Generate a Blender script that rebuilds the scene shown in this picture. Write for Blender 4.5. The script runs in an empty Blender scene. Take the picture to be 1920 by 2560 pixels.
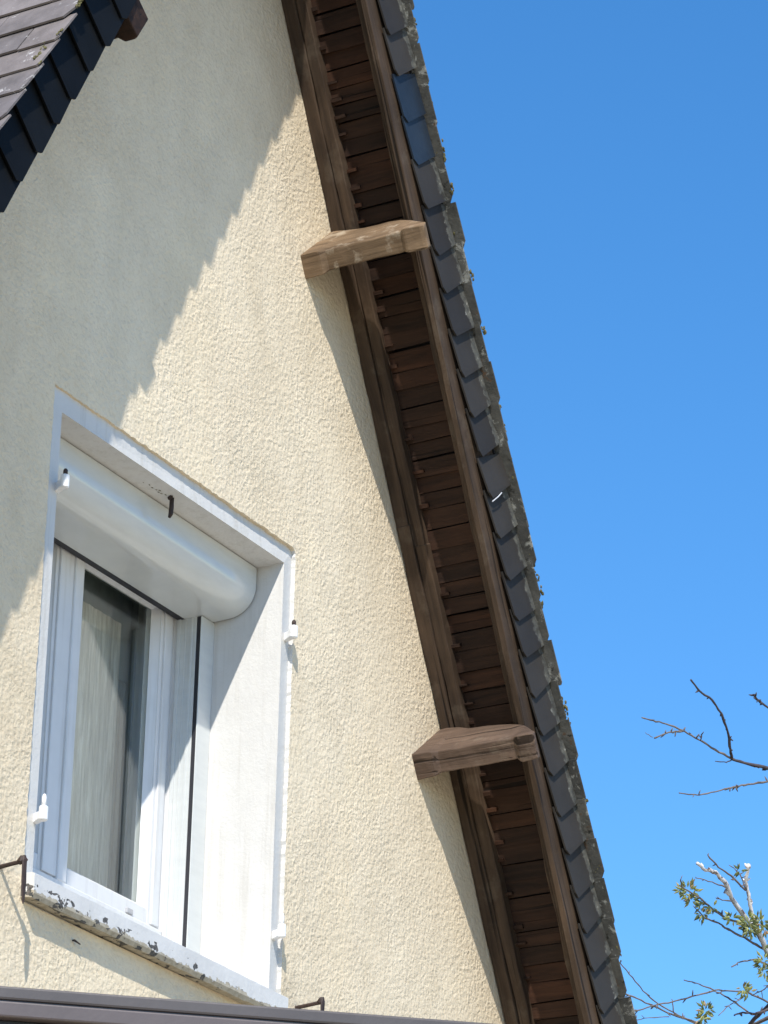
import bpy, math, random
from mathutils import Vector, Matrix, noise
from mathutils.geometry import tessellate_polygon
random.seed(7)
scene = bpy.context.scene
COL = scene.collection
# ---------------------------------------------------------------- camera
YAW, PITCH, ROLL = 0.5292249671, 0.4181377246, 0.0237152804
_h = Vector((math.cos(YAW), math.sin(YAW), 0)); _r = Vector((math.sin(YAW), -math.cos(YAW), 0)); _u = Vector((0, 0, 1))
FW = math.cos(PITCH)*_h + math.sin(PITCH)*_u
UP0 = -math.sin(PITCH)*_h + math.cos(PITCH)*_u
RT = math.cos(ROLL)*_r + math.sin(ROLL)*UP0
UP = -math.sin(ROLL)*_r + math.cos(ROLL)*UP0
CAM = Vector((0, -4.5, 0))
cd = bpy.data.cameras.new('camera'); cam = bpy.data.objects.new('camera', cd); COL.objects.link(cam)
cd.sensor_fit = 'VERTICAL'; cd.sensor_height = 24; cd.lens = 9000/2560*24
cd.clip_start = .05; cd.clip_end = 3000
m = Matrix((RT, UP, -FW)).transposed().to_4x4(); m.translation = CAM; cam.matrix_world = m
scene.camera = cam
# ---------------------------------------------------------------- light
SUN = Vector((-1.83, -1.0, 2.1)).normalized()
w = bpy.data.worlds.new("World"); scene.world = w; w.use_nodes = True
nt = w.node_tree; bg = nt.nodes['Background']
sky = nt.nodes.new('ShaderNodeTexSky'); sky.sky_type = 'NISHITA'; sky.sun_disc = False
sky.sun_elevation = math.asin(SUN.z); sky.sun_rotation = math.atan2(SUN.x, SUN.y) % (2*math.pi)
sky.altitude = 300; sky.air_density = 1.0; sky.dust_density = 0.12; sky.ozone_density = 3.0
hs = nt.nodes.new('ShaderNodeHueSaturation'); hs.inputs['Saturation'].default_value = 1.29; hs.inputs['Value'].default_value = 1.2
nt.links.new(sky.outputs[0], hs.inputs['Color']); nt.links.new(hs.outputs[0], bg.inputs[0])
bg.inputs[1].default_value = 0.15
sl = bpy.data.lights.new('sun', 'SUN'); sl.energy = 4.8; sl.angle = math.radians(.53); sl.color = (1, .94, .85)
so = bpy.data.objects.new('sun', sl); COL.objects.link(so); so.rotation_euler = (-SUN).to_track_quat('-Z', 'Y').to_euler(); so.location = (-8, -8, 12)
vs = scene.view_settings; vs.view_transform = 'Standard'; vs.look = 'None'; vs.gamma = 1; vs.exposure = 0.35

# ---------------------------------------------------------------- helpers
TH = 1.082587501666697
C, S = math.cos(TH), math.sin(TH)
CX = 6.665
LEFT_TILT = 2.3
GZ = -1.6

class MB:
    def __init__(s): s.v = []; s.f = []; s.m = []
    def add(s, vs, fs, mi=0):
        o = len(s.v); s.v += [tuple(v) for v in vs]; s.f += [tuple(i+o for i in f) for f in fs]; s.m += [mi]*len(fs); return s
    def hexa(s, p, mi=0):   # p: 8 points, bottom loop 0-3 then top loop 4-7
        return s.add(p, [(0, 3, 2, 1), (4, 5, 6, 7), (0, 1, 5, 4), (1, 2, 6, 5), (2, 3, 7, 6), (3, 0, 4, 7)], mi)
    def box(s, x0, x1, y0, y1, z0, z1, mi=0):
        return s.hexa([(x0, y0, z0), (x1, y0, z0), (x1, y1, z0), (x0, y1, z0), (x0, y0, z1), (x1, y0, z1), (x1, y1, z1), (x0, y1, z1)], mi)
    def loft(s, rings, cap=True, mi=0):
        n = len(rings[0]); vs_ = [p for r in rings for p in r]; fs = []
        for k in range(len(rings)-1):
            for i in range(n):
                j = (i+1) % n; fs.append((k*n+i, k*n+j, (k+1)*n+j, (k+1)*n+i))
        if cap: fs += [tuple(range(n))[::-1], tuple(range((len(rings)-1)*n, len(rings)*n))]
        return s.add(vs_, fs, mi)
    def tube(s, pts, rad, n=7, mi=0):
        pts = [Vector(p) for p in pts]; rings = []
        if not hasattr(rad, '__len__'): rad = [rad]*len(pts)
        for i, p in enumerate(pts):
            d = (pts[min(i+1, len(pts)-1)] - pts[max(i-1, 0)]).normalized()
            a = d.orthogonal().normalized() if i == 0 else (prev - d*prev.dot(d)).normalized()
            prev = a; b = d.cross(a)
            rings.append([tuple(p + rad[i]*(math.cos(t)*a + math.sin(t)*b)) for t in [2*math.pi*k/n for k in range(n)]])
        return s.loft(rings, True, mi)
    def blob(s, c, r, sq=(1, 1, 1), mi=0):
        t = (1+5**.5)/2; vv = [(-1, t, 0), (1, t, 0), (-1, -t, 0), (1, -t, 0), (0, -1, t), (0, 1, t), (0, -1, -t), (0, 1, -t), (t, 0, -1), (t, 0, 1), (-t, 0, -1), (-t, 0, 1)]
        ff = [(0, 11, 5), (0, 5, 1), (0, 1, 7), (0, 7, 10), (0, 10, 11), (1, 5, 9), (5, 11, 4), (11, 10, 2), (10, 7, 6), (7, 1, 8), (3, 9, 4), (3, 4, 2), (3, 2, 6), (3, 6, 8), (3, 8, 9), (4, 9, 5), (2, 4, 11), (6, 2, 10), (8, 6, 7), (9, 8, 1)]
        return s.add([tuple(c[k] + v[k]/1.9*r*sq[k]*random.uniform(.6, 1.25) for k in range(3)) for v in vv], ff, mi)
    def build(s, name, mats, parent=None, mw=None, bevel=0, smooth=False, seg=2):
        me = bpy.data.meshes.new(name); me.from_pydata(s.v, [], s.f)
        if not isinstance(mats, (list, tuple)): mats = [mats]
        for q in mats: me.materials.append(q)
        for i, p in enumerate(me.polygons): p.material_index = s.m[i]; p.use_smooth = smooth
        me.update(); o = bpy.data.objects.new(name, me); COL.objects.link(o)
        mw = mw or Matrix.Identity(4)
        if parent:
            o.parent = parent; o.matrix_parent_inverse = Matrix.Identity(4)
            o.matrix_basis = WM[parent.name].inverted() @ mw
        else: o.matrix_basis = mw
        WM[o.name] = mw
        if bevel:
            b = o.modifiers.new('bevel', 'BEVEL'); b.width = bevel; b.segments = seg; b.limit_method = 'ANGLE'; b.angle_limit = .6
            if hasattr(b, 'harden_normals'): b.harden_normals = False
        return o
WM = {}
def tag(o, label=None, cat=None, group=None, kind=None):
    for k, v in (('label', label), ('category', cat), ('group', group), ('kind', kind)):
        if v: o[k] = v
    return o
def empty(name, loc, **kw):
    o = bpy.data.objects.new(name, None); COL.objects.link(o); o.location = loc; o.empty_display_size = .2
    WM[o.name] = Matrix.Translation(loc); return tag(o, **kw)

# roof frames: local x down the slope, local z out of the slope
FR = Matrix(((C, 0, S, 0), (0, 1, 0, 0), (-S, 0, C, 0), (0, 0, 0, 1)))
FL = Matrix(((-C, 0, -S, 2*CX), (0, -1, 0, 0), (-S, 0, C, 0), (0, 0, 0, 1)))    # local y = -world y
_pv = Matrix.Translation(FL @ Vector((.10, 0, 8.662)))
FL = _pv @ Matrix.Rotation(math.radians(LEFT_TILT), 4, 'Y') @ _pv.inverted() @ FL
def rline(t):   # wall-plane line of the right / left slope at offset t, as (n, d): n.(x,z) = d
    return Vector((S, C)), t
def lline(t):
    z = FL.to_3x3() @ Vector((0, 0, 1)); p = FL @ Vector((0, 0, t)); n = Vector((z.x, z.z)); return n, n.dot(Vector((p.x, p.z)))
def atz(L, z): n, d = L; return (d-n.y*z)/n.x
def meet(A, B):
    (a, d), (b, e) = A, B; det = a.x*b.y-a.y*b.x; return Vector(((d*b.y-a.y*e)/det, (a.x*e-d*b.x)/det))
def RP(s, t, y): return Vector((s*C + t*S, y, -s*S + t*C))
def LP(s, t, y): v = RP(s, t, y); return Vector((2*CX - v.x, y, v.z))

# ---------------------------------------------------------------- materials
def mat(name, base=(.5, .5, .5), rough=.6, spec=.5):
    m_ = bpy.data.materials.new(name); m_.use_nodes = True; n = m_.node_tree; b = n.nodes['Principled BSDF']
    b.inputs['Base Color'].default_value = (*base, 1); b.inputs['Roughness'].default_value = rough
    b.inputs['Specular IOR Level'].default_value = spec
    return m_, n, b
def N(n, typ, **kw):
    x = n.nodes.new(typ)
    for k, v in kw.items():
        if k in x.inputs.keys(): x.inputs[k].default_value = v
        else: setattr(x, k, v)
    return x
def coords(n, scale=(1, 1, 1), kind='Object'):
    tc = N(n, 'ShaderNodeTexCoord'); mp = N(n, 'ShaderNodeMapping'); mp.inputs['Scale'].default_value = scale
    n.links.new(tc.outputs[kind], mp.inputs['Vector']); return mp.outputs[0]
def noise_(n, vec, scale, detail=4, rough=.6, dist=0):
    x = N(n, 'ShaderNodeTexNoise'); x.inputs['Scale'].default_value = scale; x.inputs['Detail'].default_value = detail
    x.inputs['Roughness'].default_value = rough; x.inputs['Distortion'].default_value = dist; n.links.new(vec, x.inputs['Vector']); return x.outputs['Fac']
def ramp(n, fac, stops):
    x = N(n, 'ShaderNodeValToRGB'); e = x.color_ramp.elements
    while len(e) < len(stops): e.new(.5)
    for i, (p, c_) in enumerate(stops): e[i].position = p; e[i].color = (*c_, 1) if len(c_) == 3 else c_
    n.links.new(fac, x.inputs[0]); return x.outputs[0]
def mix(n, fac, a, b, typ='MIX'):
    x = N(n, 'ShaderNodeMix'); x.data_type = 'RGBA'; x.blend_type = typ
    for i, v in ((0, fac), (6, a), (7, b)):
        if isinstance(v, bpy.types.NodeSocket): n.links.new(v, x.inputs[i])
        elif i == 0: x.inputs[0].default_value = v
        else: x.inputs[i].default_value = (*v, 1)
    return x.outputs[2]
def math_(n, op, a, b=0, clamp=False):
    x = N(n, 'ShaderNodeMath'); x.operation = op; x.use_clamp = clamp
    for i, v in ((0, a), (1, b)):
        if isinstance(v, bpy.types.NodeSocket): n.links.new(v, x.inputs[i])
        else: x.inputs[i].default_value = v
    return x.outputs[0]
def bump(n, b, h, dist=.01, strength=1, prev=None):
    x = N(n, 'ShaderNodeBump'); x.inputs['Distance'].default_value = dist; x.inputs['Strength'].default_value = strength
    n.links.new(h, x.inputs['Height'])
    if prev: n.links.new(prev, x.inputs['Normal'])
    n.links.new(x.outputs[0], b.inputs['Normal']); return x.outputs[0]
def sep(n, vec):
    x = N(n, 'ShaderNodeSeparateXYZ'); n.links.new(vec, x.inputs[0]); return x.outputs

def stucco_mat():
    m_, n, b = mat('rough_cast_render', rough=.95, spec=.2)
    v = coords(n, (1, 1, 1))
    big = noise_(n, v, .9, 4); mid = noise_(n, v, 9, 5)
    c1 = ramp(n, big, [(.3, (.69, .59, .44)), (.7, (.755, .665, .515))])
    c2 = ramp(n, mid, [(.3, (.93, .92, .90)), (.7, (1.03, 1.02, 1.0))])
    grain = noise_(n, v, 82, 4, .6, .45)
    c3 = ramp(n, grain, [(.34, (.93, .91, .89)), (.5, (1, 1, 1))])
    # drips and dirt running down below the sill and along the gable
    st = noise_(n, coords(n, (9, 1, .7)), 1.4, 4)
    c4 = ramp(n, st, [(.35, (.975, .97, .96)), (.6, (1, 1, 1))])
    c5 = ramp(n, noise_(n, coords(n, (1, 1, .55)), 2.6, 5, .7, .5), [(.36, (.93, .92, .90)), (.52, (1, 1, 1)), (.68, (1.03, 1.02, .99))])
    col = mix(n, 1, mix(n, 1, mix(n, 1, mix(n, 1, c1, c2, 'MULTIPLY'), c3, 'MULTIPLY'), c4, 'MULTIPLY'), c5, 'MULTIPLY')
    n.links.new(col, b.inputs['Base Color'])
    vo = N(n, 'ShaderNodeTexVoronoi'); vo.feature = 'SMOOTH_F1'; vo.inputs['Scale'].default_value = 84; vo.inputs['Smoothness'].default_value = .6
    wv = N(n, 'ShaderNodeVectorMath'); wv.operation = 'ADD'; nn_ = N(n, 'ShaderNodeTexNoise'); nn_.inputs['Scale'].default_value = 40
    sc_ = N(n, 'ShaderNodeVectorMath'); sc_.operation = 'SCALE'; sc_.inputs['Scale'].default_value = .022
    n.links.new(v, nn_.inputs['Vector']); n.links.new(nn_.outputs['Color'], sc_.inputs[0]); n.links.new(v, wv.inputs[0]); n.links.new(sc_.outputs[0], wv.inputs[1]); n.links.new(wv.outputs[0], vo.inputs['Vector'])
    fine = noise_(n, v, 150, 4, .65)
    patch = ramp(n, noise_(n, v, 3.2, 3), [(.35, (.6,)*3), (.65, (1,)*3)])
    h = math_(n, 'ADD', math_(n, 'MULTIPLY', vo.outputs['Distance'], 1.0), math_(n, 'ADD', math_(n, 'MULTIPLY', grain, .9), math_(n, 'MULTIPLY', fine, .7)))
    bump(n, b, math_(n, 'MULTIPLY', h, patch), .0027, 1)
    return m_
def paint_mat(name='white_masonry_paint', base=(.60, .592, .57), chips=0.0, rough=.55):
    m_, n, b = mat(name, rough=rough, spec=.35)
    v = coords(n)
    d = noise_(n, v, 14, 5)
    col = ramp(n, d, [(.3, tuple(x*.94 for x in base)), (.65, base)])
    col = mix(n, 1, col, ramp(n, noise_(n, coords(n, (34, 34, 1.6)), 1.3, 5, .65), [(.34, (.90, .89, .87)), (.5, (1, 1, 1))]), 'MULTIPLY')
    n.links.new(col, b.inputs['Base Color'])
    h = math_(n, 'ADD', noise_(n, v, 130, 3), math_(n, 'MULTIPLY', noise_(n, v, 22, 2), 1.2))
    bump(n, b, h, .0016, .6)
    return m_
def sill_mat():
    m_, n, b = mat('flaking_painted_concrete', rough=.7, spec=.3)
    v = coords(n); x, y, z = sep(n, v)
    zz = math_(n, 'SUBTRACT', z, 2.417)
    nz = noise_(n, coords(n, (1, 1, 1)), 34, 5, .65)
    nb = noise_(n, coords(n, (1, 1, 1)), 5, 2)
    # height up to which the paint has gone
    lim = math_(n, 'MULTIPLY_ADD', nz, .048); n.nodes[-1].inputs[2].default_value = -.010
    lim2 = math_(n, 'ADD', lim, math_(n, 'MULTIPLY', math_(n, 'SUBTRACT', nb, .5), .05))
    bare = math_(n, 'LESS_THAN', zz, lim2)
    fl = noise_(n, coords(n, (1, 1, 1.3)), 26, 3, .6, .5)
    gate = ramp(n, math_(n, 'MULTIPLY', math_(n, 'SUBTRACT', x, 6.1), 1.1), [(0, (1, 1, 1)), (.5, (.97, .97, .97)), (.85, (.90, .90, .90)), (1, (.8, .8, .8))])
    flk = math_(n, 'MULTIPLY', math_(n, 'GREATER_THAN', math_(n, 'MULTIPLY', fl, gate), .55), math_(n, 'LESS_THAN', zz, .034))
    pc = ramp(n, noise_(n, v, 12, 4), [(.3, (.55, .55, .545)), (.65, (.63, .63, .625))])
    cem = ramp(n, noise_(n, v, 60, 4), [(.3, (.30, .265, .20)), (.7, (.46, .42, .34))])
    slate = ramp(n, noise_(n, v, 120, 3), [(.4, (.05, .055, .055)), (.7, (.16, .14, .13))])
    n.links.new(mix(n, flk, mix(n, bare, pc, cem), slate), b.inputs['Base Color'])
    hh = math_(n, 'SUBTRACT', math_(n, 'MULTIPLY', noise_(n, v, 90, 3), .5), math_(n, 'ADD', flk, bare))
    bump(n, b, hh, .0022, .8); return m_
def wood_mat(name, dark, light, grain_axis=0, scale=1.0, rough=.75, streak=.0, bumpd=.002):
    m_, n, b = mat(name, rough=rough, spec=.25)
    sc = [22, 22, 22]; sc[grain_axis] = 1.6
    v = coords(n, tuple(sc)); g = noise_(n, v, 1.6*scale, 6, .65, .6)
    p = noise_(n, coords(n), 5, 4)
    c1 = ramp(n, g, [(.28, dark), (.5, tuple((a+b_)/2 for a, b_ in zip(dark, light))), (.72, light)])
    c2 = ramp(n, p, [(.3, (.62, .60, .58)), (.7, (1.12, 1.08, 1.02))])
    col = mix(n, 1, c1, c2, 'MULTIPLY')
    if streak:
        wv = ramp(n, noise_(n, coords(n, (7, 7, 7)), 1.2, 5, .7), [(.56, (0, 0, 0)), (.66, (streak,)*3)])
        col = mix(n, wv, col, (.40, .34, .26))
    s2 = [48, 48, 48]; s2[grain_axis] = 1.1
    ck = noise_(n, coords(n, tuple(s2)), 1.0, 3, .5, .4); ckr = ramp(n, ck, [(.30, (.22, .20, .18)), (.37, (1, 1, 1))])
    col = mix(n, 1, col, ckr, 'MULTIPLY')
    n.links.new(col, b.inputs['Base Color']); bump(n, b, math_(n, 'ADD', g, math_(n, 'MULTIPLY', ckr, .8)), bumpd, .8); return m_
def slate_mat(name, stops, scale=7, rough=.45, lich=None, spec=.5, bumpd=.0015):
    m_, n, b = mat(name, rough=rough, spec=spec)
    v = coords(n); g = N(n, 'ShaderNodeNewGeometry'); oi = N(n, 'ShaderNodeObjectInfo')
    ri = math_(n, 'FRACT', math_(n, 'ADD', g.outputs['Random Per Island'], oi.outputs['Random']))
    base = ramp(n, noise_(n, v, scale, 6, .65), stops)
    tone = ramp(n, ri, [(0, (.78, .78, .80)), (.5, (1, 1, 1)), (1, (1.18, 1.15, 1.12))])
    col = mix(n, 1, base, tone, 'MULTIPLY')
    if lich:
        for sc_, th_, c_ in lich:
            l = ramp(n, noise_(n, v, sc_, 7, .72, .4), [(th_, (0, 0, 0)), (th_+.05, (1, 1, 1))])
            col = mix(n, l, col, c_)
    n.links.new(col, b.inputs['Base Color'])
    bump(n, b, math_(n, 'ADD', noise_(n, v, 60, 5, .7), math_(n, 'MULTIPLY', noise_(n, v, 9, 3), 1.5)), bumpd, .7)
    return m_

M = {}
M['stucco'] = stucco_mat()
M['paint'] = paint_mat()
M['sill'] = sill_mat()
M['pvc'] = paint_mat('white_upvc', (.66, .665, .67), rough=.3)
b_ = M['pvc'].node_tree.nodes['Principled BSDF']
for l_ in list(b_.inputs['Normal'].links): M['pvc'].node_tree.links.remove(l_)
def alu_mat():
    m_, n, b = mat('white_lacquered_aluminium', (.74, .75, .74), .22, .85)
    d = noise_(n, coords(n, (2, 2, 9)), 6, 5)
    n.links.new(ramp(n, d, [(.3, (.53, .55, .545)), (.62, (.57, .59, .58))]), b.inputs['Base Color'])
    n.links.new(ramp(n, d, [(.3, (.15,)*3), (.7, (.11,)*3)]), b.inputs['Roughness']); return m_
M['alu'] = alu_mat()
M['rubber'] = mat('black_rubber', (.022, .022, .028), .6)[0]
M['beam_wood'] = wood_mat('old_beam_oak', (.085, .055, .032), (.25, .175, .11), 1, 1.0, streak=.65, bumpd=.004)
M['beam_dark'] = wood_mat('old_beam_stained', (.060, .040, .030), (.155, .108, .082), 1, 1.0, streak=.12, bumpd=.004)
M['rafter'] = wood_mat('stained_rafter', (.032, .021, .014), (.098, .066, .044), 0, 1.0, streak=.07, bumpd=.003)
M['board'] = wood_mat('soffit_lath', (.016, .0085, .0055), (.066, .033, .020), 1, 1.0, streak=.0, bumpd=.003)
_n = M['board'].node_tree; _b = _n.nodes['Principled BSDF']; _src = _b.inputs['Base Color'].links[0].from_socket
_g = N(_n, 'ShaderNodeNewGeometry'); _t = ramp(_n, _g.outputs['Random Per Island'], [(0, (.6, .62, .65)), (.6, (1, 1, 1)), (1, (1.35, 1.15, 1.0))])
_n.links.new(mix(_n, 1, _src, _t, 'MULTIPLY'), _b.inputs['Base Color'])
M['roof_slate'] = slate_mat('weathered_roof_slate', [(.3, (.100, .086, .080)), (.55, (.160, .139, .132)), (.75, (.21, .186, .180))], 9, .7,
                            [(16, .61, (.40, .38, .36)), (9, .66, (.10, .09, .085))], .3)
M['edge_slate'] = slate_mat('lichened_edge_slate', [(.3, (.045, .045, .040)), (.6, (.095, .093, .082)), (.8, (.15, .145, .13))], 14, .8,
                            [(15, .56, (.30, .30, .27)), (17, .62, (.10, .06, .035)), (24, .60, (.020, .020, .016))], .3, .003)
M['verge_slate'] = slate_mat('smooth_slate', [(.3, (.033, .0295, .026)), (.7, (.046, .0415, .037))], 5, .55, None, .12, .0006)
M['verge_shaded'] = slate_mat('smooth_slate_shaded', [(.3, (.006, .0065, .007)), (.7, (.010, .011, .0125))], 5, .55, None, .06, .0006)  # same slate for the left verge, overhang shade put into a darker base
M['blue_slate'] = slate_mat('slipped_blue_slate', [(.3, (.014, .020, .030)), (.7, (.024, .034, .048))], 8, .4, None, .22, .0006)
def verge_lichen(name, src_stops):
    # smooth slate whose outer half is weathered by rain (a stain of its own shape)
    m_ = slate_mat(name, src_stops, 5, .55, None, .12, .0006); n = m_.node_tree; b = n.nodes['Principled BSDF']
    src = b.inputs['Base Color'].links[0].from_socket
    v = coords(n); x, y, z = sep(n, v)
    e = math_(n, 'ADD', z, math_(n, 'MULTIPLY', math_(n, 'SUBTRACT', noise_(n, coords(n, (1, 1, 1)), 13, 5, .7), .5), .09))
    f = ramp(n, math_(n, 'MULTIPLY', math_(n, 'SUBTRACT', e, 8.66), 8), [(.86, (0, 0, 0)), (.90, (1, 1, 1))])
    li = ramp(n, noise_(n, v, 26, 7, .75), [(.35, (.030, .028, .022)), (.5, (.075, .075, .068)), (.62, (.12, .115, .095)), (.68, (.34, .34, .31))])
    n.links.new(mix(n, f, src, li), b.inputs['Base Color'])
    return m_
M['verge_right'] = verge_lichen('rain_weathered_verge_slate', [(.3, (.033, .0295, .026)), (.7, (.046, .0415, .037))])
M['moss'] = slate_mat('roof_moss', [(.3, (.05, .045, .02)), (.55, (.13, .12, .055)), (.75, (.24, .22, .15))], 40, .95, None, .1, .003)
M['iron'] = slate_mat('rusty_wrought_iron', [(.3, (.020, .013, .012)), (.7, (.055, .034, .028))], 60, .65, None, .4, .001)
M['room'] = mat('dim_room_wall', (.70, .73, .71), .9)[0]
M['room_dark'] = mat('dim_interior_tone', (.20, .235, .23), .9)[0]  # dull colour standing in for the dim interior behind the panes
def curtain_mat():
    m_, n, b = mat('grey_beige_sheer_cloth', rough=.95, spec=.1)
    v = coords(n, (62, 1, 4.0)); t = noise_(n, v, 1.5, 5, .75)
    v2 = coords(n, (95, 1, 9)); t2 = noise_(n, v2, 1, 3, .6)
    c = mix(n, 1, ramp(n, t, [(.30, (.34, .31, .265)), (.50, (.50, .465, .405)), (.66, (.70, .66, .60))]), ramp(n, t2, [(.3, (.78,)*3), (.7, (1.1,)*3)]), 'MULTIPLY')
    n.links.new(c, b.inputs['Base Color']); bump(n, b, t, .002, .5); return m_
M['curtain'] = curtain_mat()
def glass_mat():
    m_ = bpy.data.materials.new('window_glass'); m_.use_nodes = True; n = m_.node_tree; n.nodes.clear()
    o = n.nodes.new('ShaderNodeOutputMaterial'); tr = n.nodes.new('ShaderNodeBsdfTransparent'); tr.inputs[0].default_value = (.95, .975, .96, 1)
    gl = n.nodes.new('ShaderNodeBsdfGlossy'); gl.inputs['Roughness'].default_value = .02; gl.inputs['Color'].default_value = (.95, .97, 1, 1)
    fr = n.nodes.new('ShaderNodeFresnel'); ge = n.nodes.new('ShaderNodeNewGeometry'); n.links.new(math_(n, 'ADD', math_(n, 'MULTIPLY', ge.outputs['Backfacing'], 1/1.7-1.7), 1.7), fr.inputs[0])   # same reflectance on both faces of the pane
    mx = n.nodes.new('ShaderNodeMixShader'); n.links.new(fr.outputs[0], mx.inputs[0]); n.links.new(tr.outputs[0], mx.inputs[1]); n.links.new(gl.outputs[0], mx.inputs[2])
    n.links.new(mx.outputs[0], o.inputs[0]); return m_
M['glass'] = glass_mat()
def simple(name, a, b2, sc=8, rough=.5, bd=.001):
    m_, n, b = mat(name, rough=rough); v = coords(n)
    n.links.new(ramp(n, noise_(n, v, sc, 5), [(.3, a), (.7, b2)]), b.inputs['Base Color']); bump(n, b, noise_(n, v, sc*8, 3), bd, .4); return m_
M['brown_alu'] = simple('grey_brown_lacquered_metal', (.055, .047, .046), (.072, .062, .061), 6, .42)
M['brown_alu2'] = simple('plum_brown_lacquered_metal', (.070, .056, .056), (.088, .070, .070), 6, .42)
M['black'] = simple('black_roof_panel', (.008, .008, .010), (.014, .014, .018), 6, .5)
M['ground'] = simple('pale_gravel_paving', (.42, .35, .24), (.52, .44, .31), 3, .9, .004)
M['bark'] = simple('grey_twig_bark', (.085, .070, .062), (.20, .17, .15), 30, .8, .002)
M['bark_dark'] = simple('dark_twig_bark', (.030, .026, .034), (.085, .07, .075), 30, .8, .002)
M['bark_white'] = slate_mat('pale_mottled_bark', [(.40, (.16, .12, .10)), (.47, (.62, .60, .58)), (.8, (.80, .79, .78))], 38, .7, None, .3)
def leaf_mat():
    m_, n, b = mat('olive_leaf', rough=.55); g = N(n, 'ShaderNodeNewGeometry')
    n.links.new(ramp(n, g.outputs['Random Per Island'], [(0, (.07, .10, .035)), (.5, (.17, .20, .06)), (.85, (.30, .31, .09)), (1, (.30, .18, .10))]), b.inputs['Base Color'])
    return m_
M['leaf'] = leaf_mat()

# ---------------------------------------------------------------- ground
tag(MB().add([(-400, -400, GZ), (400, -400, GZ), (400, 400, GZ), (-400, 400, GZ)], [(0, 1, 2, 3)]).build('ground', M['ground']), kind='structure')

# ---------------------------------------------------------------- house
house = empty('house', (CX, 0, GZ), label='cream rough-cast gable house with steep slate roof and brown timber eaves', cat='house')
X0, X1, Z1 = 6.156, 7.249, 3.679          # outer edge of the white band
XI0, XI1, ZI1 = 6.200, 7.2045, 3.6256     # opening
ZS = 2.412
TR = 8.772                                 # underside of the laths
ZE = 1.2
xe = atz(rline(TR), ZE); xw = atz(lline(TR), ZE)
_a = meet(rline(TR), lline(TR)); AX, apex = _a.x, _a.y
def polyface(mb, loops, y, flip=False, mi=0):
    tris = tessellate_polygon([[Vector((p[0], p[1], 0)) for p in l] for l in loops])
    pts = [p for l in loops for p in l]
    out = []
    for t in tris:
        a, b, c = [Vector(pts[i]) for i in t]
        cr = (b.x-a.x)*(c.y-a.y)-(b.y-a.y)*(c.x-a.x)
        out.append(tuple(t) if cr > 0 else tuple(reversed(t)))
    mb.add([(p[0], y, p[1]) for p in pts], out, mi)
outer = [(xw, GZ), (xe, GZ), (xe, ZE), (AX, apex), (xw, ZE)]
def jag(p, q_, n, a):
    r_ = []
    for i in range(n):
        f = i/n; x = p[0]+(q_[0]-p[0])*f; z = p[1]+(q_[1]-p[1])*f
        k = a*(noise.noise(Vector((x*60, z*60, 0)))*1.3+noise.noise(Vector((x*190, z*190, 3)))*.8)
        d = Vector((-(q_[1]-p[1]), q_[0]-p[0])).normalized()
        r_.append((x+d.x*k, z+d.y*k))
    return r_
rc = .022
hole = jag((X0, ZS+.003), (X0, Z1), 150, .0022) + jag((X0, Z1), (X1-rc, Z1), 160, .0026) + \
    [(X1-rc+rc*math.sin(a), Z1-rc+rc*math.cos(a)) for a in (0, .4, .8, 1.2)] + jag((X1, Z1-rc), (X1, ZS+.003), 150, .0024)
wb = MB(); polyface(wb, [outer, hole], 0)
n_ = len(hole)
_hv = [(p[0], 0, p[1]) for p in hole] + [(p[0], .024, p[1]) for p in hole]
for i in range(n_):
    k = (i+1) % n_; wb.add([_hv[i], _hv[k], _hv[k+n_], _hv[i+n_]], [(0, 1, 2, 3)], 0 if 150 <= i < 312 else 1)
back = 8.0
for a, b in ((outer[0], outer[4]), (outer[2], outer[1])):
    wb.add([(a[0], 0, a[1]), (b[0], 0, b[1]), (b[0], back, b[1]), (a[0], back, a[1])], [(0, 1, 2, 3)])
polyface(wb, [outer], back)
wb.build('gable_wall', [M['stucco'], M['paint']], house)

# painted band and reveals
sb = MB(); yb = .007; yr = .38
band_out = [(X0-.004, ZS), (X1+.004, ZS), (X1+.004, Z1+.004), (X0-.004, Z1+.004)]
inner = [(XI0, ZS+.06), (XI1, ZS+.06), (XI1, ZI1), (XI0, ZI1)]
_o = [(X0-.006, yb, ZS), (X1+.006, yb+.006, ZS), (X1+.006, yb+.006, Z1+.006), (X0-.006, yb, Z1+.006)]; _i = [(q_[0], yb, q_[1]) for q_ in inner]
for k in range(4):
    sb.add([_o[k], _o[(k+1) % 4], _i[(k+1) % 4], _i[k]], [(0, 1, 2), (0, 2, 3)])
for i in (0, 1, 2, 3):
    a, b = inner[i], inner[(i+1) % 4]
    sb.add([(a[0], yb, a[1]), (b[0], yb, b[1]), (b[0], yr, b[1]), (a[0], yr, a[1])], [(0, 1, 2, 3)])
sb.build('window_surround', M['paint'], house)
# sill with sloping top and drip edge
sp = -.035; rings = []
for k in range(61):
    x = 6.151 + (7.229-6.151)*k/60; j = lambda a: a*(noise.noise(Vector((x*35, a*900, 1)))+.6*noise.noise(Vector((x*110, a*900, 2))))
    rings.append([(x, .02, 2.4800), (x, sp+.006, 2.4765+j(.0008)), (x, sp, 2.473+j(.0010)), (x, sp+j(.0010), 2.4275), (x, sp+.006+j(.001), ZS+.006+j(.0018)), (x, sp+.020, ZS+.009), (x, .02, ZS+.010)])
sm_ = MB().loft(rings); sm_.hexa([(XI0-.003, .015, 2.44), (XI1+.003, .015, 2.44), (XI1+.003, .36, 2.44), (XI0-.003, .36, 2.44), (XI0-.003, .015, 2.479), (XI1+.003, .015, 2.479), (XI1+.003, .36, 2.59), (XI0-.003, .36, 2.59)])
sl_ = sm_.build('window_sill', M['sill'], house)

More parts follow.
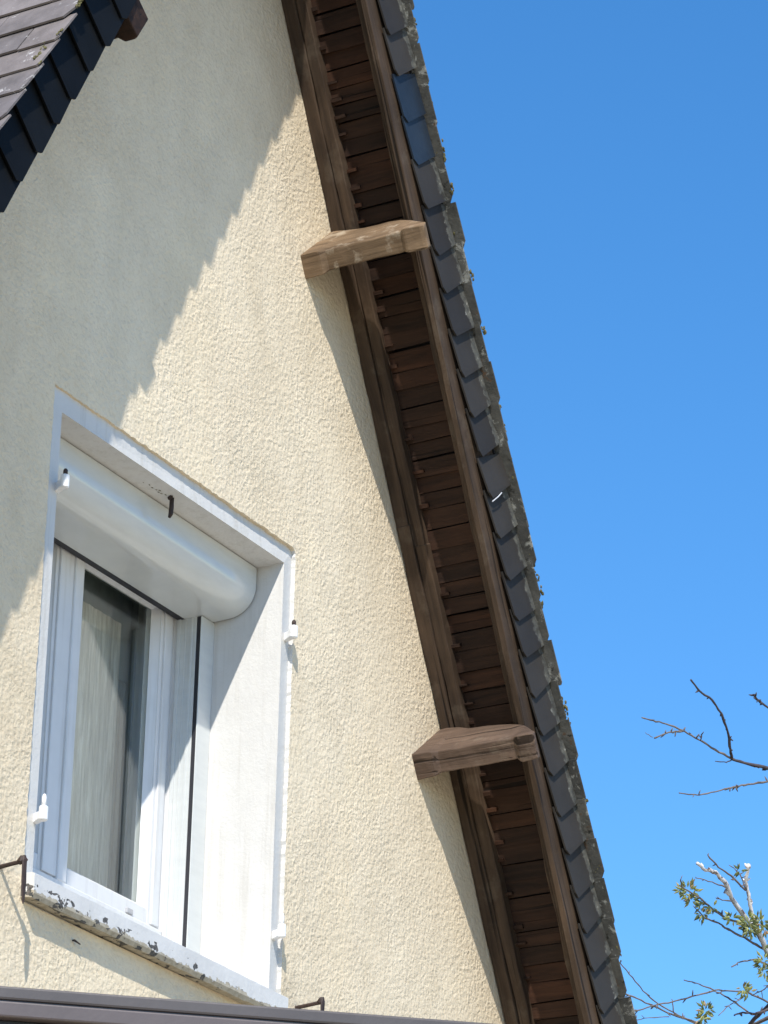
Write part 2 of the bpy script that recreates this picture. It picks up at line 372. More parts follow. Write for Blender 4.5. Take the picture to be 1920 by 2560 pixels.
# window
fy = .285
wf = MB()
wf.box(6.205, 6.262, fy, fy+.07, 2.60, 3.60); wf.box(7.142, 7.2, fy, fy+.07, 2.60, 3.60)
wf.box(6.262, 7.142, fy, fy+.07, 3.552, 3.60); wf.box(6.262, 7.142, fy, fy+.07, 2.54, 2.662)
window = wf.build('window', M['pvc'], house, bevel=.003)
def sash(x0, x1, z0, z1, l, r):
    s_ = MB(); y0 = fy+.010; y1 = fy+.06; bt = .050; g = .014
    for (a, b) in (((x0, x0+l), None), ((x1-r, x1), None)):
        s_.box(a[0], a[1], y0, y1, z0, z1)
    s_.box(x0+l, x1-r, y0, y1, z0, z0+bt); s_.box(x0+l, x1-r, y0, y1, z1-.03, z1)
    # glazing beads, bevelled towards the pane
    xa, xb, za, zb = x0+l, x1-r, z0+bt, z1-.03
    yg = fy+.034
    def bead(o, i):
        s_.add([(*o[0][:1], y0+.004, o[0][1]), (*o[1][:1], y0+.004, o[1][1]), (*i[1][:1], yg, i[1][1]), (*i[0][:1], yg, i[0][1])], [(0, 1, 2, 3)])
    O = [(xa, za), (xb, za), (xb, zb), (xa, zb)]; I = [(xa+g, za+g), (xb-g, za+g), (xb-g, zb-g), (xa+g, zb-g)]
    for k in range(4): bead((O[k], O[(k+1) % 4]), (I[k], I[(k+1) % 4]))
    s_.box(x0+.012, x0+l-.006, y0-.006, y0+.001, z0+.012, z1-.012); s_.box(x1-r+.012, x1-.018, y0-.006, y0+.001, z0+.012, z1-.012)
    f = s_.build('sash', M['pvc'], window, bevel=.0025)
    return f, (xa+g, xb-g, za+g, zb-g, yg)
sR, gR = sash(6.703, 7.147, 2.656, 3.548, .030, .062)
sL, gL = sash(6.257, 6.701, 2.656, 3.548, .062, .088)
for s__, g in ((sR, gR), (sL, gL)):
    MB().box(g[0]-.008, g[1]+.008, g[4]+.001, g[4]+.005, g[2]-.008, g[3]+.008).build('glass_pane', M['glass'], window)
MB().box(6.682, 6.722, fy-.001, fy+.055, 2.659, 3.545).build('meeting_stile', M['pvc'], window, bevel=.005)
MB().box(6.99, 7.017, fy+.004, fy+.012, 2.668, 2.682).build('drain_cap', simple('grey_plastic', (.35, .35, .36), (.45, .45, .46)), window, bevel=.002)

# roller shutter box with quarter-round front
pf = [(.34, ZI1-.003), (.0856, ZI1-.003), (.0856, 3.600), (.0856, 3.5725)]
for k in range(1, 15):
    a = math.pi/2*k/14; pf.append((.0856+.078*(1-math.cos(a)), 3.571-.0745*math.sin(a)))
pf += [(.180, 3.4965), (.215, 3.4955), (.235, 3.493), (.262, 3.493), (.262, 3.56), (.34, 3.56)]
bx = MB().loft([[(x, p[0], p[1]) for p in pf] for x in (XI0+.003, XI1-.0055)])
box_o = bx.build('shutter_box', M['alu'], house)
for p in box_o.data.polygons:
    if len(p.vertices) == 4: p.use_smooth = True
es = box_o.modifiers.new('edge', 'EDGE_SPLIT'); es.split_angle = .5
MB().box(XI0+.0005, XI1-.0005, .089, .2, 3.578, ZI1-.0006).build('gap_seal', M['rubber'], house)
# dark joint against the jamb: thin rubber profile following the end of the box
jp = [(y_+.003, z_+.002) for y_, z_ in pf[:19]]
MB().loft([[(x, p[0], p[1]) for p in jp] for x in (XI1-.0056, XI1-.0004)]).build('end_gasket', M['rubber'], house)
MB().box(XI0+.02, XI1-.02, .263, .2835, 3.4935, 3.60).build('slot_dark_fill', M['rubber'], house)  # solid black block imitating the shade inside the open shutter slot
# guide rails
for xs, sg in ((XI1, -1), (XI0, 1)):
    g = MB()
    def gb(a, b, y0, y1): g.box(min(xs+sg*a, xs+sg*b), max(xs+sg*a, xs+sg*b), y0, y1, 2.53, 3.494)
    gb(.0005, .062, .2105, .2135); gb(.0005, .062, .2260, .2835); gb(.0005, .020, .2135, .2260); gb(.062, .0645, .236, .244); gb(.062, .0640, .256, .2605); gb(.062, .0655, .272, .2835)
    rail = g.build('guide_rail', M['alu'], house, bevel=.0012)
    g2 = MB(); xx = sorted((xs+sg*.021, xs+sg*.060)); g2.box(xx[0], xx[1], .2137, .2258, 2.53, 3.493)
    g2.build('brush_seal', M['rubber'], rail)

# iron keeper in the lintel
k_ = MB(); k_.tube([(6.732, .044, 3.627), (6.732, .044, 3.600), (6.733, .046, 3.583), (6.736, .052, 3.576)], [.0055, .006, .0058, .0035], 8)
k_.tube([(6.718, .036, 3.6248), (6.725, .046, 3.6235), (6.745, .05, 3.6248)], [.004, .006, .003], 6)
k_.build('shutter_keeper', M['iron'], house)
fl_ = MB()
for (dx, dy, r_) in ((-.052, -.004, .004), (-.045, .004, .003), (-.060, .0, .003), (-.036, .002, .0035), (-.075, .003, .003), (-.092, .0, .0025), (-.11, .006, .002), (-.024, -.003, .003)):
    fl_.blob((6.732+dx, .05+dy, 3.6250), r_, (1.6, .8, .25))
tag(fl_.build('flaking_paint', simple('bare_cement', (.10, .10, .07), (.30, .28, .20), 60, .9), house), kind='stuff')

# shutter hinges (pin over a painted bracket)
def hinge(x, z, sg, dark=False):
    h = MB(); y = -.024
    h.tube([(x, y, z-.034), (x, y, z-.031), (x, y, z-.002), (x, y, z)], [.0085, .0105, .0105, .008], 12)
    h.hexa([(x-sg*.002-.009, y, z-.030), (x+.009, y, z-.030), (x+sg*.016+.008, .010, z-.032), (x+sg*.016-.008, .010, z-.032),
            (x-sg*.002-.009, y, z-.012), (x+.009, y, z-.012), (x+sg*.016+.008, .010, z-.010), (x+sg*.016-.008, .010, z-.010)])
    o = h.build('shutter_hinge', M['hinge'], house, bevel=.0015)
    k = .55 if dark else 1
    MB().tube([(x, y, z-.001), (x, y, z+.020*k), (x, y, z+.026*k), (x, y, z+.029*k)], [.0055, .0055, .004, .0015], 10).build('hinge_pin', M['iron'] if dark else M['hinge'], o, smooth=True)
    return o
M['hinge'] = paint_mat('thick_white_gloss_paint', (.84, .84, .84), rough=.3)
hinge(6.186, 3.452, 1, True); hinge(6.184, 2.640, 1); hinge(7.2125, 3.448, 1, True); hinge(7.205, 2.655, 1)

# shutter stays
def stay(x, z, L, sw=0.0):
    a = MB(); a.tube([(x, .01, z), (x, -.5*L, z+.003), (x+.001, -L, z+.006)], [.0055, .005, .0052], 8)
    a.blob((x, -L, z+.008), .011)
    o = a.build('shutter_stay', M['iron'], house)
    p = MB(); rings = []
    for f, w_, t_ in ((-.012, .004, .003), (0, .008, .004), (.02, .0085, .003), (.045, .0095, .003), (.065, .0075, .0028), (.08, .0055, .0025), (.096, .002, .0015)):
        cx_, cz_ = x+sw*f+.001, z+.006-f
        rings.append([(cx_+w_*math.cos(t), -L-.004+t_*math.sin(t), cz_) for t in [k*math.pi/4 for k in range(8)]])
    p.loft(rings).build('catch', M['iron'], o); return o
stay(6.069, 2.4665, .060, .05); stay(7.322, 2.477, .072, -.02)
nl_ = MB(); nl_.tube([(6.36, .004, 2.382), (6.355, -.008, 2.379), (6.372, -.012, 2.374)], [.002, .003, .0015], 6); nl_.build('wire_clip', M['iron'], house)

# ---------------------------------------------------------------- roof timber
YV = -.300
def rough_beam(mb, x0, x1, y0, y1, z0, z1, n=30, a=.0016, mi=0):
    rings = []; sd = random.random()*50
    for k in range(n+1):
        x = x0+(x1-x0)*k/n; r_ = []
        for i, (y, z) in enumerate(((y0, z0), (y1, z0), (y1, z1), (y0, z1))):
            r_.append((x, y+a*2*noise.noise(Vector((x*9, i*7+sd, 0)))+a*noise.noise(Vector((x*40, i*7+sd, 5))), z+a*2*noise.noise(Vector((x*9, i*7+sd, 9)))))
        rings.append(r_)
    mb.loft(rings, mi=mi)
def purlin(F, sgn, s0, wdt, t0, lean, ttop, L, blockmat, name='purlin', a=.0025, full=.056, tail=None):
    # section: lower face from (s0,t0) to (s0+wdt,t0), leaning up-slope by lean per unit t
    E = L if tail is None else tail
    stn = [(.05, 0, 0), (0, 0, 0), (-.02, 0, 0), (-full+.006, 0, 0), (-full, .1, 0), (-full-.016, 1, 0), (-full-.05, 1, 0), (-.13, 1, 0), (-.17, 1, 0), (-.21, 1, 0)]
    if tail is None: stn += [(-L+.052, 1, 0), (-L+.038, .15, 0), (-L+.034, 0, 0), (-L+.01, 0, 0), (-L, .35, 0)]
    else:
        stn = [(y_, r_, c_) for (y_, r_, _), c_ in zip(stn, (0, .20, .24, .30, .31, .33, .40, .42, .44, .46))]
        stn += [(-.25, 1, .50), (-.285, 1, .60), (-.300, 1, .64), (-.311, .2, .69), (-.318, 0, .72), (-E+.012, 0, .88), (-E, .5, .92)]
    rings = []; sd = random.random()*90
    for y, r_, cut in stn:
        e = r_*.010
        tt = ttop-(ttop-t0)*cut
        def jj(i): return a*noise.noise(Vector((y*40, i*5+sd, 0)))*1.5
        pts = [(s0+r_*.004+jj(0), t0+e*.9+jj(1)), (s0+wdt-e*.8+jj(2), t0+e+jj(3)), (s0+wdt-lean*(tt-t0)+jj(4), tt), (s0-lean*(tt-t0)+jj(5), tt)]
        rings.append([(s, sgn*y, t) for s, t in pts])
    mb = MB(); mb.loft(rings if sgn > 0 else rings)
    o = mb.build(name, blockmat, house, mw=F, bevel=.003)
    return o
p1 = purlin(FR, 1, -.608, .066, 8.497, .27, 8.762, .304, M['beam_wood'], tail=.374)
p2 = purlin(FR, 1, .760, .070, 8.510, .21, 8.762, .304, M['beam_dark'], tail=.362)
p3 = purlin(FR, 1, 2.12, .068, 8.505, .22, 8.762, .304, M['beam_dark'], tail=.362)
for s0, t0, L_ in ((-.560, 8.594, .302), (.82, 8.70, .27), (2.15, 8.70, .27)):
    purlin(FL, -1, s0, .085, t0, .10, 8.762, L_, M['board'])
# ridge beam
MB().box(AX-.04, AX+.04, -.29, 1, apex-.30, apex-.12).build('ridge_beam', M['beam_dark'], house, bevel=.004)
SE = 3.35
def s_top(F): return (F.inverted() @ Vector((AX, 0, apex))).x
for F, sg, cuts in ((FR, 1, (-.02, .19)), (FL, -1, (0, .3))):
    S_TOP = s_top(F)
    Y = lambda a, b: (a, b) if sg > 0 else (-b, -a)
    r1 = MB(); y = Y(-.040, -.002); rough_beam(r1, S_TOP+.02, cuts[1], y[0], y[1], 8.700, 8.7715, 80); y = Y(-.074, -.0415); rough_beam(r1, S_TOP+.02, cuts[1]+.05, y[0], y[1], 8.704, 8.7705, 80); r1.build('rafter', M['rafter'], house, mw=F, bevel=.003)
    r1 = MB(); y = Y(-.042, -.003); rough_beam(r1, cuts[1]-.03, SE, y[0], y[1], 8.697, 8.7712, 80); y = Y(-.077, -.0435); rough_beam(r1, cuts[1]+.03, SE, y[0], y[1], 8.703, 8.7706, 80); r1.build('rafter', M['rafter'], house, mw=F, bevel=.003)
    r2 = MB(); y = Y(-.276, -.250); rough_beam(r2, S_TOP+.02, SE, y[0], y[1], 8.642 if sg > 0 else 8.71, 8.7713, 130, .002); r2.build('rafter', M['rafter'], house, mw=F, bevel=.004)
    r3 = MB(); y = Y(-.2965, -.279); rough_beam(r3, S_TOP+.02, SE, y[0], y[1], 8.612 if sg > 0 else 8.69, 8.7785, 130, .0009); r3.build('barge_board', M['rafter'], house, mw=F, bevel=.002)
    # laths across the eaves
    l = MB(); s = S_TOP+.03; TB = 8.731
    while s < SE-.06:
        pw = .0505*random.uniform(.86, 1.14); gap = random.choice((.0012, .002, .003, .005)); dt = random.uniform(0, .007); tl = random.uniform(.001, .006); sk = random.uniform(-.004, .004)
        y0, y1 = Y(-.285, .0)
        if s > S_TOP+.05:
            l.hexa([(s, y0, TB+dt), (s+pw-gap+sk, y0, TB+dt-tl), (s+pw-gap, y1, TB+dt-tl), (s+sk, y1, TB+dt),
                    (s, y0, TB+dt+.013), (s+pw-gap+sk, y0, TB+dt+.010), (s+pw-gap, y1, TB+dt+.010), (s+sk, y1, TB+dt+.013)])
        if random.random() < .6:   # packing strips nailed beside the wall rafter
            ya, yb_ = Y(-.075-random.uniform(.014, .034), -.073); e = random.uniform(.004, .011)
            l.box(s+pw*.55, s+pw*.55+e, ya, yb_, TB-random.uniform(.006, .012), TB+.004)
        s += pw
    l.build('soffit_boards', M['board'], house, mw=F)
    # roofing felt / slate backs seen in the gaps
    y0, y1 = Y(-.2962, back+.3); MB().box(S_TOP-.02, SE, y0, y1, 8.789, 8.7935).build('underlay', M['rubber'], house, mw=F)

    # slates on the slope
    sl2 = MB(); s = S_TOP+.02 + (.093 if sg > 0 else .019); row = 0
    Yw = lambda v: v if sg > 0 else -v
    while s < SE+.05:
        yy = -.337 + random.uniform(-.007, .007); first = True; row += 1
        lim_ = back+.3
        while yy < lim_:
            wd = .22 if not first else (.22 if row % 2 else .11)
            wd *= random.uniform(.985, 1.01); y0, y1 = yy, yy+wd-random.uniform(.001, .0035); ds = random.uniform(-.004, .004); dt = random.uniform(0, .002)
            sB = s+ds; tB = 8.806+dt; c0 = random.uniform(.006, .034) if (first and random.random() < .85) else .001
            tp = s-.125
            a = [(tp, y0), (tp, y1), (sB, y1), (sB+random.uniform(-.002, .002), y0+c0*.6), (sB-c0, y0)]
            bot = [(p, Yw(q_), 8.7945 if p == tp else tB-.0045) for p, q_ in a]; top = [(p, Yw(q_), 8.799 if p == tp else tB+.0005) for p, q_ in a]
            if sg > 0: bot, top = bot[::-1], top[::-1]
            sl2.loft([bot, top], mi=1 if first and sg > 0 else 0)
            yy += wd; first = False
        s += .110
    sl2.build('roof_slates', [M['roof_slate'], M['edge_slate']], house, mw=F)

# verge slates hung on the barge boards
def verge_slate(mb, s_low, dt=0, dy=0, sp_=.107, ts=8.660, skew=.17, clip=.012, tilt=0, top=8.7935, mi=0):
    # lower edge runs from the low inner corner up-slope towards the roof edge
    j = random.uniform(-.0035, .0035)
    t0 = ts+random.uniform(-.003, .003)+dt
    e = [(s_low-.018+j, t0), (s_low+j, t0+clip*random.uniform(.8, 1.5)), (s_low-(top-t0)*skew+j, top)]
    up_ = s_low-sp_-.03
    yo = YV-.0105+dy
    poly = [(up_, t0, YV-.0012), e[0]+(yo,), e[1]+(yo-.0004,), e[2]+(yo,), (up_, top, YV-.0012)]
    if tilt: poly = [(s, t+(s-s_low)*tilt, y) for s, t, y in poly]
    return poly
chev = [-1.1337, -1.0163, -0.8901, -0.7762, -0.6576, -0.5317, -0.4248, -0.3061, -0.1947, -0.0855, 0.023, 0.137, 0.247, 0.3619, 0.4697, 0.5725, 0.6826, 0.7855, 0.8965, 1.0073, 1.114, 1.2276, 1.3292, 1.4341, 1.5503]
chev = [chev[0]-.111*k for k in range(9, 0, -1)] + chev + [chev[-1]+.108*k for k in range(1, 16)]
def emit(mb, poly, F, th=.0048, sg=1, mi=0):
    a = [(s, sg*y, t) for s, t, y in poly]; b = [(s, sg*(y-th), t) for s, t, y in poly]
    mb.loft([a, b] if sg > 0 else [b, a], mi=mi)
vr = MB()
special = {}
for i, s in enumerate(chev):
    key = 'blue' if i-9 in (2, 3) else ('shine' if i-9 == 11 else None)
    if key == 'blue':
        poly = verge_slate(vr, s, dy=.004, tilt=.035); e_ = MB(); emit(e_, poly, FR)
        o = e_.build('slipped_slate', M['blue_slate'], house, mw=FR); o['label'] = 'bluish slate slipped loose in the verge row'; continue
    if key == 'shine':
        poly = verge_slate(vr, s, dy=-.006, dt=-.008, sp_=.085, tilt=-.05); e_ = MB(); emit(e_, poly, FR)
        o = e_.build('slipped_slate', M['verge_slate'], house, mw=FR); o['label'] = 'loose verge slate held by a shiny metal hook'
        h = MB(); yy = YV-.0175
        h.tube([(s+.007, yy-.004, 8.660), (s-.002, yy-.005, 8.70), (s-.010, yy-.004, 8.728)], .0016, 6)
        h.build('slate_hook', mat('bright_steel', (.55, .56, .58), .3)[0], o, mw=FR); continue
    e_ = MB(); emit(e_, verge_slate(vr, s, tilt=random.uniform(-.022, .022), dy=random.uniform(-.003, .001), skew=random.uniform(.11, .23)), FR); e_.build('verge_slate', M['verge_right'], house, mw=FR)
vl = MB()
lows = [-0.4349, -0.3101, -0.1943, -0.0741, 0.0372, 0.15, 0.275]
lows = [lows[0]-.117*k for k in range(14, 0, -1)] + lows + [lows[-1]+.117*k for k in range(1, 26)]
for s in lows:
    e_ = MB(); emit(e_, verge_slate(vl, s, sp_=.117, skew=random.uniform(.10, .18), clip=.012, tilt=random.uniform(-.02, .02), dy=random.uniform(-.003, .001)), FL, sg=-1); e_.build('verge_slate', M['verge_shaded'], house, mw=FL)
# moss along both verges
for F, sg in ((FR, 1), (FL, -1)):
    mo = MB()
    S_TOP = s_top(F)
    for k in range(260):
        s = random.uniform(S_TOP+.1, SE)
        cl = noise.noise(Vector((s*7, sg*4, 0)))
        if cl < -.05: continue
        y = -.337+random.uniform(.0, .012) if random.random() < .5 else -.337+random.uniform(.0, .04)
        t = 8.8055
        for j in range(random.randint(2, 6)):
            r_ = random.uniform(.0015, .0042)
            mo.blob((s+random.uniform(-.012, .012), sg*(y+random.uniform(-.003, .003)), t+random.uniform(-.003, .004)), r_, (1.8, 1, .8))
    tag(mo.build('moss', M['moss'], house, mw=F), kind='stuff')
# ridge tiles
rt = MB(); y = -.33
while y < back+.3:
    rt.loft([[(AX-.13, yy, apex-.13), (AX-.02, yy, apex+.085), (AX+.02, yy, apex+.085), (AX+.13, yy, apex-.13), (AX+.115, yy, apex-.13), (AX, yy, apex+.065), (AX-.115, yy, apex-.13)] for yy in (y, y+.30)]); y += .303
rt.build('ridge_tiles', M['roof_slate'], house)

# room behind the window
rm = MB(); rx0, rx1, ry1, rz0, rz1 = 5.9, 7.6, 3.2, 1.9, 3.95
for f in ([(rx0, .44, rz0), (rx0, ry1, rz0), (rx0, ry1, rz1), (rx0, .44, rz1)], [(rx1, .44, rz0), (rx1, ry1, rz0), (rx1, ry1, rz1), (rx1, .44, rz1)],
          [(rx0, ry1, rz0), (rx1, ry1, rz0), (rx1, ry1, rz1), (rx0, ry1, rz1)], [(rx0, .44, rz0), (rx1, .44, rz0), (rx1, ry1, rz0), (rx0, ry1, rz0)],
          [(rx0, .44, rz1), (rx1, .44, rz1), (rx1, ry1, rz1), (rx0, ry1, rz1)]):
    rm.add(f, [(0, 1, 2, 3)])
polyface(rm, [[(rx0, rz0), (rx1, rz0), (rx1, rz1), (rx0, rz1)], [(6.22, 2.60), (6.22, 3.60), (7.19, 3.60), (7.19, 2.60)]], .44)
rm.build('room', M['room'], house)

def wavy(x0, x1, z0, z1, y, amp, per, mname, name, label, cat):
    c = MB(); n = 240; vs_ = []
    for i in range(n+1):
        x = x0+(x1-x0)*i/n
        dy = amp*math.sin(x*2*math.pi/per+1.5*math.sin(x*9)) + amp*.4*math.sin(x*2*math.pi/per*2.7)
        vs_ += [(x, y+dy, z0), (x, y+dy, z1), (x, y+dy+.003, z1), (x, y+dy+.003, z0)]
    fs = []
    for i in range(n):
        a = 4*i; b = a+4
        fs += [(a, b, b+1, a+1), (a+1, b+1, b+2, a+2), (a+2, b+2, b+3, a+3), (a+3, b+3, b, a)]
    fs += [(0, 1, 2, 3), (4*n+3, 4*n+2, 4*n+1, 4*n)]
    c.add(vs_, fs); return tag(c.build(name, M[mname]), label=label, cat=cat)
wavy(6.24, 7.085, 2.63, 3.488, .42, .0012, .05, 'curtain', 'net_curtain', 'grey-beige sheer net curtain hanging flat behind the window pane', 'curtain')
wavy(7.00, 7.42, 2.2, 3.80, .475, .010, .055, 'room_dark', 'backcloth', 'dark grey-green drape added behind the right edge of the net curtain for dim interior tone', 'backcloth')  # added cloth, coloured to imitate the dim interior beside the net curtain
wavy(6.23, 7.18, 3.36, 3.60, .455, .002, .09, 'room_dark', 'top_backcloth', 'dark grey-green band added across the top inside the window for dim interior tone', 'backing')  # added strip, coloured to imitate the dim interior above the net curtain

# ---------------------------------------------------------------- brown canopy beam in front
P1 = Vector((4.2303, -1.378, 0)); P2 = Vector((4.736, -1.958, 0)); du = (P2-P1).normalized(); dn = Vector((-du.y, du.x, 0))
if dn.dot(Vector((1, .58, 0))) < 0: dn = -dn     # away from the camera
LEN0, LEN1 = -1.6, 3.0
ZT = 1.5335
can = empty('canopy', tuple(P1+du*.7+Vector((0, 0, GZ))), label='brown metal canopy edge beam crossing low in front of the house', cat='canopy')
def cb(name, m_, d0, d1, z0, z1, bevel=.002, l0=LEN0, l1=LEN1):
    b = MB(); q_ = []
    for z in (z0, z1):
        for l_, d in ((l0, d0), (l1, d0), (l1, d1), (l0, d1)):
            p = P1+du*l_+dn*d; q_.append((p.x, p.y, z))
    b.hexa(q_); return b.build(name, m_, can, bevel=bevel)
cb('top_rail', M['brown_alu'], .006, .08, ZT-.0215, ZT, .004)
cb('shadow_groove', M['brown_alu'], .010, .07, ZT-.025, ZT-.0217, 0)
cb('front_rail', M['brown_alu2'], 0, .09, ZT-.0495, ZT-.0252, .003)
cb('roof_panel', M['black'], .02, .55, ZT-.062, ZT-.0498, .001)
for l_ in (LEN0+.05, LEN1-.12): cb('post', M['brown_alu'], .01, .07, GZ, ZT-.0625, .003, l_, l_+.06)

# ---------------------------------------------------------------- tree beyond the house
def ray(cx_, cy_, D):      # crop pixel of the lower right corner -> point at depth D
    X = 1500+cx_*.4114; Y_ = 1650+cy_*.4114
    return CAM + D*(FW + RT*((X-960)/9000) - UP*((Y_-1280)/9000))
tree = empty('tree', (13.2, 1.1, GZ), label='bare spring tree with dark budding twigs and a few olive leaf tufts', cat='tree')
base = Vector((13.2, 1.1, GZ))
hub1 = Vector((12.75, .95, 3.3)); hub2 = ray(1500, 760, 13.0); hub3 = ray(1280, 2050, 13.0)
tk = MB(); 
tk.tube([base, base+Vector((-.06, 0, 1.2)), base+Vector((-.16, -.05, 2.6)), hub1+Vector((.2, .05, -1.3)), hub1+Vector((.1, 0, -.5)), hub1], [.12, .10, .085, .07, .055, .045], 12)
tk.build('trunk', M['bark'], tree, smooth=True)
lb = MB()
lb.tube([hub1, (hub1+hub3)/2+Vector((.05, 0, 0)), hub3], [.045, .03, .022], 8)
lb.tube([hub1, (hub1+hub2)/2+Vector((.12, 0, .0)), hub2], [.04, .025, .016], 8)
lb.build('limb', M['bark'], tree, smooth=True)
def branch(pts, w0, w1, mk, buds=0, D0=13.0, D1=13.0, start=None, jitter=2.0):
    pp = []; 
    for i in range(len(pts)-1):
        for k in range(4):
            f = k/4; pp.append((pts[i][0]+(pts[i+1][0]-pts[i][0])*f, pts[i][1]+(pts[i+1][1]-pts[i][1])*f))
    pp.append(pts[-1]); n = len(pp); P = []
    for i, (a, b) in enumerate(pp):
        f = i/(n-1); j = jitter if 0 < i < n-1 else 0
        P.append(ray(a+random.uniform(-j, j)*1.5, b+random.uniform(-j, j)*1.5, D0+(D1-D0)*f))
    R_ = [(w0+(w1-w0)*i/(n-1))*.5*.4114*13/9000*random.uniform(.85, 1.2) for i in range(n)]
    b = MB()
    if start is not None: b.tube([start]+P[:1], [max(R_[0]*1.5, .012), R_[0]], 7)
    b.tube(P, R_, 7)
    for k in range(buds):
        i = random.randrange(1, n); c = P[i]; d = (P[i]-P[i-1]).normalized()
        o = (RT*random.uniform(-1, 1)+UP*random.uniform(-1, 1)+FW*random.uniform(-.5, .5)+d*random.uniform(-.2, 1)).normalized(); L_ = random.uniform(.008, .026)
        b.tube([c, c+o*L_*.5, c+o*L_], [R_[i]*.8, R_[i]*random.uniform(.7, 1.1), .0012], 5)
    b.build('branch', M[mk], tree, smooth=True); return P
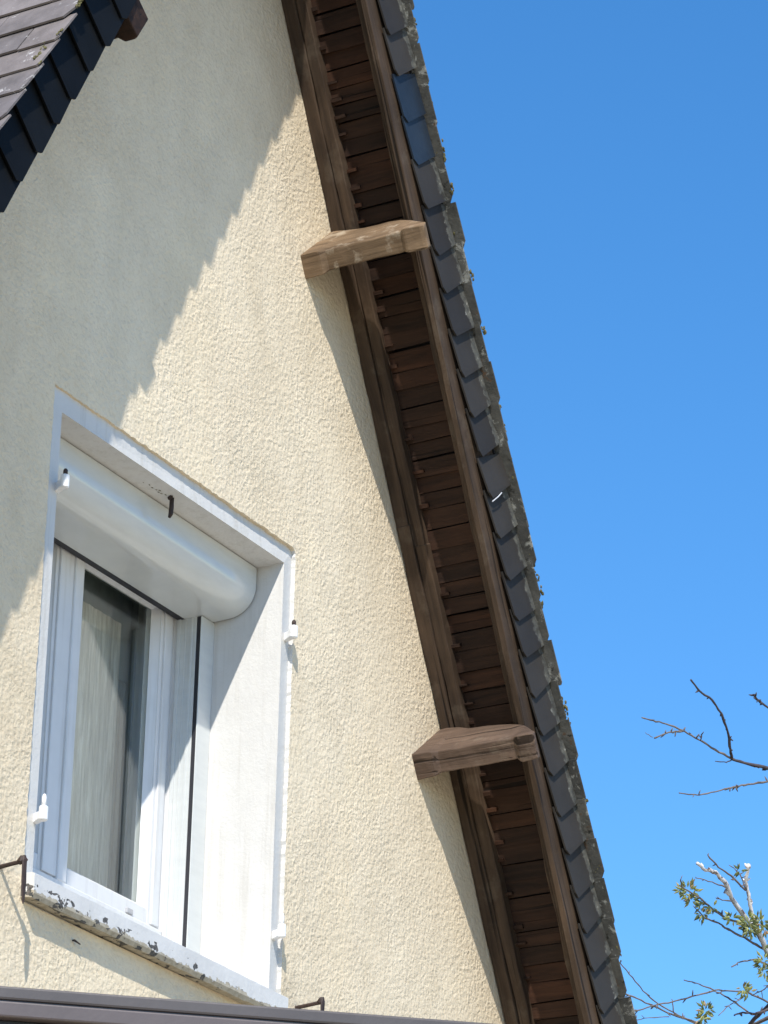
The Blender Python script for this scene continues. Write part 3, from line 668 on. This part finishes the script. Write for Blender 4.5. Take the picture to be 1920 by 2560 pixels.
BR = [
 ([(1150, 690), (1021, 655), (900, 632), (800, 600)], 24, 20, 'bark_dark', 6, 13, 12.9),
 ([(800, 600), (790, 520), (775, 430), (735, 320), (680, 240), (600, 185), (552, 120)], 19, 12, 'bark_dark', 16, 12.9, 12.7),
 ([(800, 600), (700, 545), (610, 490), (510, 430), (400, 385), (320, 370), (255, 350)], 15, 9, 'bark', 6, 12.9, 12.6),
 ([(505, 432), (460, 436), (420, 440), (330, 475)], 12, 10, 'bark', 8, 12.7, 12.6),
 ([(320, 470), (275, 440)], 5, 3, 'bark', 0, 12.6, 12.6),
 ([(610, 490), (616, 455)], 9, 10, 'bark_dark', 2, 12.75, 12.75),
 ([(800, 604), (770, 622), (700, 615)], 9, 6, 'bark_dark', 0, 12.9, 12.8),
 ([(1150, 720), (1021, 740), (900, 755), (820, 770), (700, 800), (600, 820), (480, 808)], 16, 8, 'bark', 16, 13.1, 12.9),
 ([(1150, 400), (1021, 290), (960, 245), (930, 210)], 18, 12, 'bark_dark', 14, 13.1, 13.0),
 ([(1150, 2000), (1021, 1780), (960, 1650), (880, 1560), (800, 1450), (760, 1350), (700, 1290), (640, 1275), (590, 1235)], 42, 20, 'bark_white', 6, 13.0, 12.7),
 ([(940, 1600), (905, 1450), (885, 1340), (905, 1240)], 26, 22, 'bark_white', 8, 12.95, 12.9),
 ([(885, 1400), (800, 1310), (720, 1260), (655, 1185)], 15, 10, 'bark', 3, 12.9, 12.8),
 ([(885, 1390), (850, 1300), (815, 1265)], 10, 7, 'bark', 7, 12.9, 12.9),
 ([(760, 1380), (680, 1350), (585, 1325)], 12, 6, 'bark', 3, 12.8, 12.7),
 ([(800, 1465), (740, 1460), (705, 1445)], 10, 7, 'bark', 1, 12.8, 12.75),
 ([(1060, 1840), (1000, 1760), (900, 1700), (800, 1650), (720, 1600), (640, 1570), (590, 1520)], 22, 8, 'bark', 8, 13.0, 12.8),
 ([(900, 1620), (870, 1600), (760, 1570), (680, 1510), (600, 1440), (500, 1380), (490, 1335)], 18, 8, 'bark', 10, 12.95, 12.7),
 ([(1100, 1880), (1021, 1850), (940, 1820), (850, 1835), (800, 1865)], 13, 8, 'bark', 2, 13.0, 12.8),
 ([(1150, 2130), (1021, 2080), (900, 2020), (800, 2010), (690, 2005), (600, 1970), (510, 1945)], 16, 7, 'bark', 5, 13.1, 12.9),
 ([(690, 2010), (600, 2035), (450, 2075), (320, 2100), (200, 2140), (60, 2160)], 12, 8, 'bark', 7, 13.0, 12.8),
 ([(620, 2230), (480, 2160), (350, 2090), (260, 2010), (200, 1930), (120, 1840), (60, 1780)], 11, 7, 'bark', 4, 13.2, 13.1),
 ([(780, 2290), (620, 2215), (470, 2165), (350, 2115), (250, 2070), (150, 2025), (80, 2010)], 16, 9, 'bark', 9, 13.2, 13.0),
 ([(560, 2190), (450, 2150), (440, 2070)], 9, 7, 'bark', 4, 13.1, 13.1),
 ([(1150, 2100), (1021, 2125), (940, 2150), (870, 2140), (815, 2160)], 22, 12, 'bark_dark', 5, 13.0, 12.9),
 ([(900, 2140), (820, 2080), (740, 2030), (690, 2010)], 13, 9, 'bark', 4, 13.0, 13.0),
 ([(1040, 2080), (960, 2160), (900, 2230), (880, 2300)], 24, 26, 'bark_dark', 3, 13.0, 13.2),
 ([(870, 2050), (780, 2100), (720, 2160)], 9, 6, 'bark', 6, 12.9, 12.8),
 ([(420, 2168), (300, 2175), (190, 2190), (80, 2200)], 7, 5, 'bark', 3, 13.1, 13.0),
 ([(1050, 1960), (980, 2010), (920, 2040)], 10, 6, 'bark', 5, 12.9, 12.9),
]
for i, b in enumerate(BR):
    st = hub2 if i in (0, 7, 8) else (hub3 if i in (9, 15, 17, 18, 23, 21) else None)
    branch(b[0], b[1]*.9, b[2]*.9, b[3], b[4], b[5], b[6], st)
lf = MB()
def leaves(cx_, cy_, r, n, D=12.8):
    for k in range(n):
        a = random.uniform(0, 6.28); q_ = r*random.uniform(.05, .6)
        c = ray(cx_+q_*math.cos(a), cy_+q_*math.sin(a), D+random.uniform(-.02, .02))
        a += random.uniform(-.6, .6)
        d = (RT*math.cos(a)-UP*math.sin(a)+FW*random.uniform(-.6, .6)).normalized(); sd = d.cross(FW+RT*random.uniform(-.7, .7)).normalized()
        L_ = random.uniform(.018, .032); w_ = L_*.17; up_ = d.cross(sd)*.0015
        lf.add([tuple(p) for p in (c, c+d*L_*.45+sd*w_, c+d*L_, c+d*L_*.45-sd*w_, c+d*L_*.45+up_)], [(0, 1, 4), (1, 2, 4), (2, 3, 4), (3, 0, 4)])
for x, y, r, n in ((540, 1400, 80, 42), (490, 1390, 30, 10), (560, 1450, 50, 16), (625, 1540, 42, 18), (610, 1500, 30, 10), (690, 1500, 25, 6), (800, 1570, 45, 16), (900, 1600, 80, 55), (915, 1640, 60, 30), (970, 1590, 60, 26), (1000, 1630, 50, 16),
                  (990, 1830, 60, 34), (1000, 1890, 50, 20), (640, 2130, 60, 42), (620, 2180, 40, 20), (870, 2000, 45, 16), (900, 2020, 40, 12), (850, 1280, 30, 10), (1100, 1700, 150, 60), (1100, 2000, 120, 40)):
    leaves(x, y, r, n)
tag(lf.build('leaves', M['leaf'], tree), kind='stuff')
